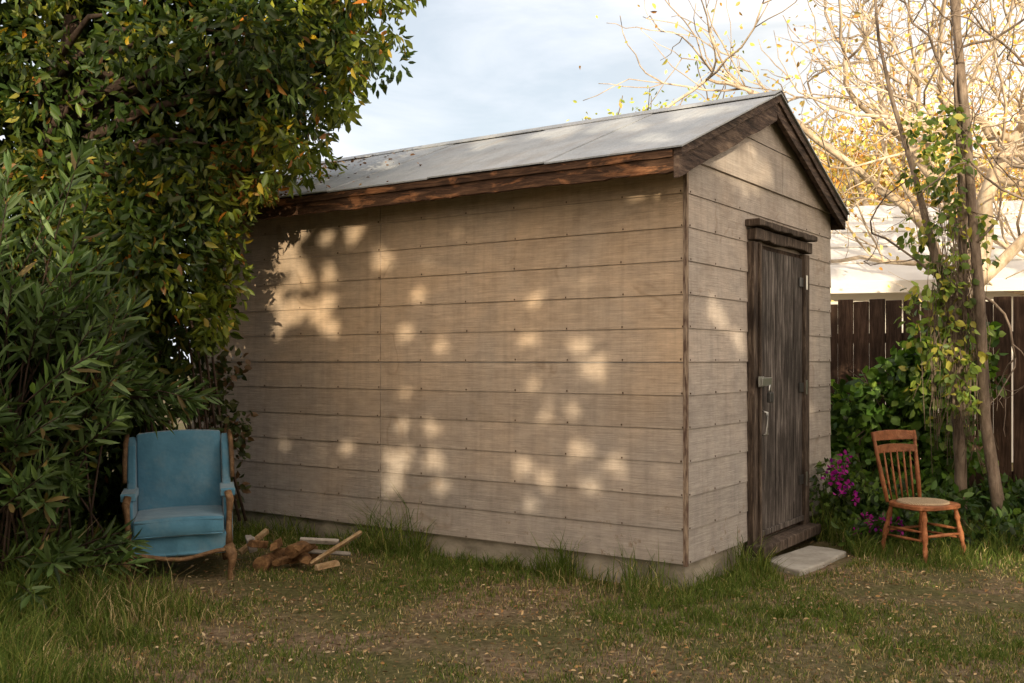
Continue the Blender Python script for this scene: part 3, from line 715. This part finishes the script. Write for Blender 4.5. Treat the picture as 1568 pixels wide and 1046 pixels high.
keep=out&(rng.random(n_)<dens*.8)&~step&~(chairz)&~((dg<.25)&(ly>.95)&(ly<2.15))&~((dw<.05)&(dc<.8)&(rng.random(n_)<.6))
x,y,tall,nz,dw,midg,leftg,tufth=[q_[keep] for q_ in (x,y,tall,nz,dw,midg,leftg,tufth)]
n_=len(x)
h=tufth*(.013+.030*rng.random(n_)*(.4+nz)+.035*midg*rng.random(n_)+tall*(.03+.36*rng.random(n_)**2.5)*(.15+1.6*vn(x*2.6,y*2.6,9)**1.7))
w=rng.uniform(.003,.006,n_)*(1+.3*tall)
gcol=palette(n_,[(.075,.12,.026),(.125,.17,.042),(.20,.22,.06)],[3,3,1.3],.2)
scol=palette(n_,[(.40,.32,.16),(.54,.44,.25),(.24,.17,.09)],[3,2,2],.2)
pg=np.clip(.22+1.3*(nz-.38)+.5*midg+.6*tall,.14,.93)
isg=rng.random(n_)<pg
cols=np.where(isg[:,None],gcol,scol); h=np.where(isg,h,h*.75)
blades('grass',x,y,h,w,cols)
n_=13000; y=rng.uniform(3.9,8,n_); x=rng.uniform(-.6,.6,n_)*y; lx,ly=to_local(x,y)
k=~((lx<.05)&(ly>-.02)&(ly<WID))&(rng.random(n_)<(.15+.9*vn(x*1.1,y*1.1,8))); x=x[k];y=y[k]; n_=len(x)
P=np.stack([x,y,gh(x,y)+rng.uniform(.004,.022,n_)],1); D=rng.normal(size=(n_,3)); D[:,2]*=.25
leaves('leaf_litter',P,D,rng.uniform(.012,.035,n_),.45,palette(n_,[(.36,.25,.13),(.24,.15,.08),(.46,.36,.22),(.30,.17,.07)],[3,3,1.5,1]),DRY,None,up=np.array([0,0,1.]))
n_=1100; lx=-LEN+.35+rng.exponential(.38,n_); k=lx<-1.; lx=lx[k]; n_=len(lx); ly=-.33+rng.random(n_)**2.2*1.5; wx,wy=to_world(lx,ly)
P=np.stack([wx,wy,2.61+.4*(ly+.28)+.022+rng.uniform(.0,.02,n_)],1); D=rng.normal(size=(n_,3)); D[:,2]*=.2
leaves('roof_leaf_litter',P,D,rng.uniform(.02,.05,n_),.45,palette(n_,[(.28,.15,.07),(.18,.10,.05),(.38,.25,.12)],[3,3,1]),DRY)

# ------------------------------------------------------------ added leaf canopy, unseen behind the viewpoint; gaps shaped to throw the dapples
LONG=[(3.40,2.33,.15),(3.46,2.18,.11),(3.29,2.04,.11),(3.55,1.88,.10),(2.70,2.36,.08),(2.42,2.13,.08),(3.34,1.785,.10),(3.05,1.78,.14),(3.51,1.66,.07),
(2.95,2.04,.06),(2.93,1.63,.06),(3.75,2.03,.08),(4.0,1.51,.08),(3.0,2.33,.05),(.62,1.335,.09),(.74,1.49,.06),(.90,1.07,.12),
(1.13,1.53,.05),(1.08,1.79,.05),(2.19,1.59,.05),(1.87,1.49,.05),(2.09,1.85,.045),(2.27,.66,.11),(2.33,.48,.08),(1.93,.68,.075),(1.88,.50,.06),(2.23,.92,.05),
(1.95,.90,.05),(1.18,.70,.045),(.98,.62,.075),(1.10,.43,.055),(.74,.82,.07),(.50,.74,.05),(.66,.60,.045),(2.77,.73,.045),(2.19,1.16,.035),(1.10,1.22,.04),
(.15,2.445,.05),(.30,2.445,.05)]
GAB=[(.6,2.69,.14),(.87,2.68,.15),(1.18,2.71,.15),(.4,1.71,.08),(.55,1.64,.07),(.82,1.52,.08),(2.3,1.0,.05)]
ROOFH=[(.4,1.0,3.1,.2),(.9,.8,3.05,.2),(1.5,.9,3.08,.18),(2.2,1.0,3.1,.16),(3.0,.6,2.95,.16),(.3,.1,2.76,.10),(3.3,.2,2.8,.12)]
pts=[(to_world(-t,-.01)+(z,),r_,0) for t,z,r_ in LONG]+[(to_world(.01,g)+(z,),r_,0) for g,z,r_ in GAB]+[(to_world(-t,g)+(z,),r_,.02) for t,g,z,r_ in ROOFH]
pts+=[((3.25,8.7,1.25),.22,0),((3.5,8.6,1.0),.2,0),((3.1,8.8,.95),.15,0),((2.6,6.3,.0),.06,0),((2.9,5.6,.0),.05,0),((1.6,5.2,0.),.05,0)]
HA=np.array([np.dot(p,U) for p,_,e_ in pts]); HB=np.array([np.dot(p,Vv) for p,_,e_ in pts]); HR=np.array([r_+e_ for _,r_,e_ in pts])
n_=165000
a=rng.uniform(-8.,8.,n_); b=rng.uniform(.1,5.5,n_); cdist=rng.uniform(4.3,5.4,n_)
bsh=3.15+7.2*math.sin(SUN_EL)
cov=np.ones(n_)
cl_=vn(a*1.1,b*1.1,3)*.55+vn(a*2.9,b*2.9,4)*.45
up_=np.clip((b-bsh+.1)/.4,0,1); cov=np.where(rng.random(n_)<up_,(cl_>.58)*1.,cov)
right=np.clip((a-3.0)/.5,0,1); cov=np.where(rng.random(n_)<right,(cl_>.50)*1.,cov)
left=np.clip((-2.05-a)/.3,0,1)*np.clip((b-2.4)/.4,0,1); cov=np.where(rng.random(n_)<left,(cl_>.60)*1.,cov)
cov=np.where(b>bsh+.9,0,cov)
k=cov>0
for i in range(len(HA)):
    dd_=np.hypot(a-HA[i],b-HB[i]); ang=np.arctan2(b-HB[i],a-HA[i])
    k&=dd_>HR[i]*(.80+.22*np.sin(3*ang+i*1.7)+.12*np.sin(5*ang+i))+.030
a=a[k];b=b[k];cdist=cdist[k]
P=a[:,None]*U+b[:,None]*Vv+cdist[:,None]*S
D=rng.normal(size=P.shape)
D=D-np.outer(D@S,S)*.8
SZ=rng.uniform(.07,.11,len(P)); P=P-nrm(D)*SZ[:,None]*.5
st=empty('added_shade_canopy',(0,-4.9,0)); off=np.array([0,-4.9,0])
leaves('foliage',P-off,D,SZ,.72,palette(len(P),GR,[3,4,2,.5,.2]),FARLEAF,st,up=S*1.6)
T=Tubes()
for x0 in (-6.5,-4.2,.9,4.3,6.8):
    T.add([(x0,0,-.1),(x0+.05,0,1.5),(x0-.03,.1,3),(x0,0,5)],[.12,.09,.06,.03],8)
T.build('trunks',DBARK,st)

# ------------------------------------------------------------ light, world, camera
sd=bpy.data.lights.new('sun','SUN'); sd.energy=5; sd.angle=R(.5); sd.color=(1,.83,.58)
so=link(bpy.data.objects.new('sun',sd)); so.location=(0,-5,12); so.rotation_euler=(-Vector(S)).to_track_quat('-Z','Y').to_euler()
wd=bpy.data.worlds.new('World'); scene.world=wd; wd.use_nodes=True; t=wd.node_tree; N=t.nodes; L=t.links.new
bg=N['Background']; sky=N.new('ShaderNodeTexSky'); sky.sky_type='NISHITA'; sky.sun_disc=False
sky.sun_elevation=SUN_EL; sky.sun_rotation=math.atan2(S[0],S[1]); sky.air_density=1.; sky.dust_density=1.5; sky.ozone_density=1
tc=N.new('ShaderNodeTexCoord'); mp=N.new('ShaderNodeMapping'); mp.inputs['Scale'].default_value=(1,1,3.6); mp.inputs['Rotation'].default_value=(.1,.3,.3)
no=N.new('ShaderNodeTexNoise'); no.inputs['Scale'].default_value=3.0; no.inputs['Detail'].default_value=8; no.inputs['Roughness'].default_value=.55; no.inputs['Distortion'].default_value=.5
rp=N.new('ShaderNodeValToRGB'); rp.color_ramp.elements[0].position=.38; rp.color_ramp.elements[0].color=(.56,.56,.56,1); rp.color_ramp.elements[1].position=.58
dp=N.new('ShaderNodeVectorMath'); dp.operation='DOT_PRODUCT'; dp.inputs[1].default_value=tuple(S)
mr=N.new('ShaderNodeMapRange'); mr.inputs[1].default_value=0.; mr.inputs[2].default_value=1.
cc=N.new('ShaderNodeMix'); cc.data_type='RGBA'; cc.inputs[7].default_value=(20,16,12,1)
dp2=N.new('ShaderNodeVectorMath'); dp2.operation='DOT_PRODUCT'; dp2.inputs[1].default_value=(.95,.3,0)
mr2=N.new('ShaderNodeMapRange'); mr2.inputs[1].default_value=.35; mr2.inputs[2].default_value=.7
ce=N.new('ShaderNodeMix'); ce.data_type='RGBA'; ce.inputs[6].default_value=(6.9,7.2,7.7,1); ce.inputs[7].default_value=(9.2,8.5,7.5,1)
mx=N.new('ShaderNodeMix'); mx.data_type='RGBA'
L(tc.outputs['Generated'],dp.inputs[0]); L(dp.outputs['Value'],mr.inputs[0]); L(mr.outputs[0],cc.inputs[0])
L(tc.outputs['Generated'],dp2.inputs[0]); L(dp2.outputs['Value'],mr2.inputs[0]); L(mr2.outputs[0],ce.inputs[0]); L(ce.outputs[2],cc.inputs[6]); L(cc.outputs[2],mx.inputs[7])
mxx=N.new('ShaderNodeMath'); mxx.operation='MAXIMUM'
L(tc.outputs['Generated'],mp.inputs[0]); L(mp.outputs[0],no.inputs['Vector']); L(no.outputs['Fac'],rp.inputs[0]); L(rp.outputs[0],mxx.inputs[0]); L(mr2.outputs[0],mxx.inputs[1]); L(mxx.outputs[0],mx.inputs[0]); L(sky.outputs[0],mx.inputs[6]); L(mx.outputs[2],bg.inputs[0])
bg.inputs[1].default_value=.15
cam=bpy.data.cameras.new('camera'); co=link(bpy.data.objects.new('camera',cam)); co.location=(0,0,1.39); co.rotation_euler=(R(90),0,0)
cam.lens=35.6; cam.sensor_width=36; cam.shift_y=.0185; cam.clip_end=1000; cam.clip_start=.05
scene.camera=co
scene.view_settings.view_transform='Standard'; scene.view_settings.look='None'; scene.view_settings.exposure=0
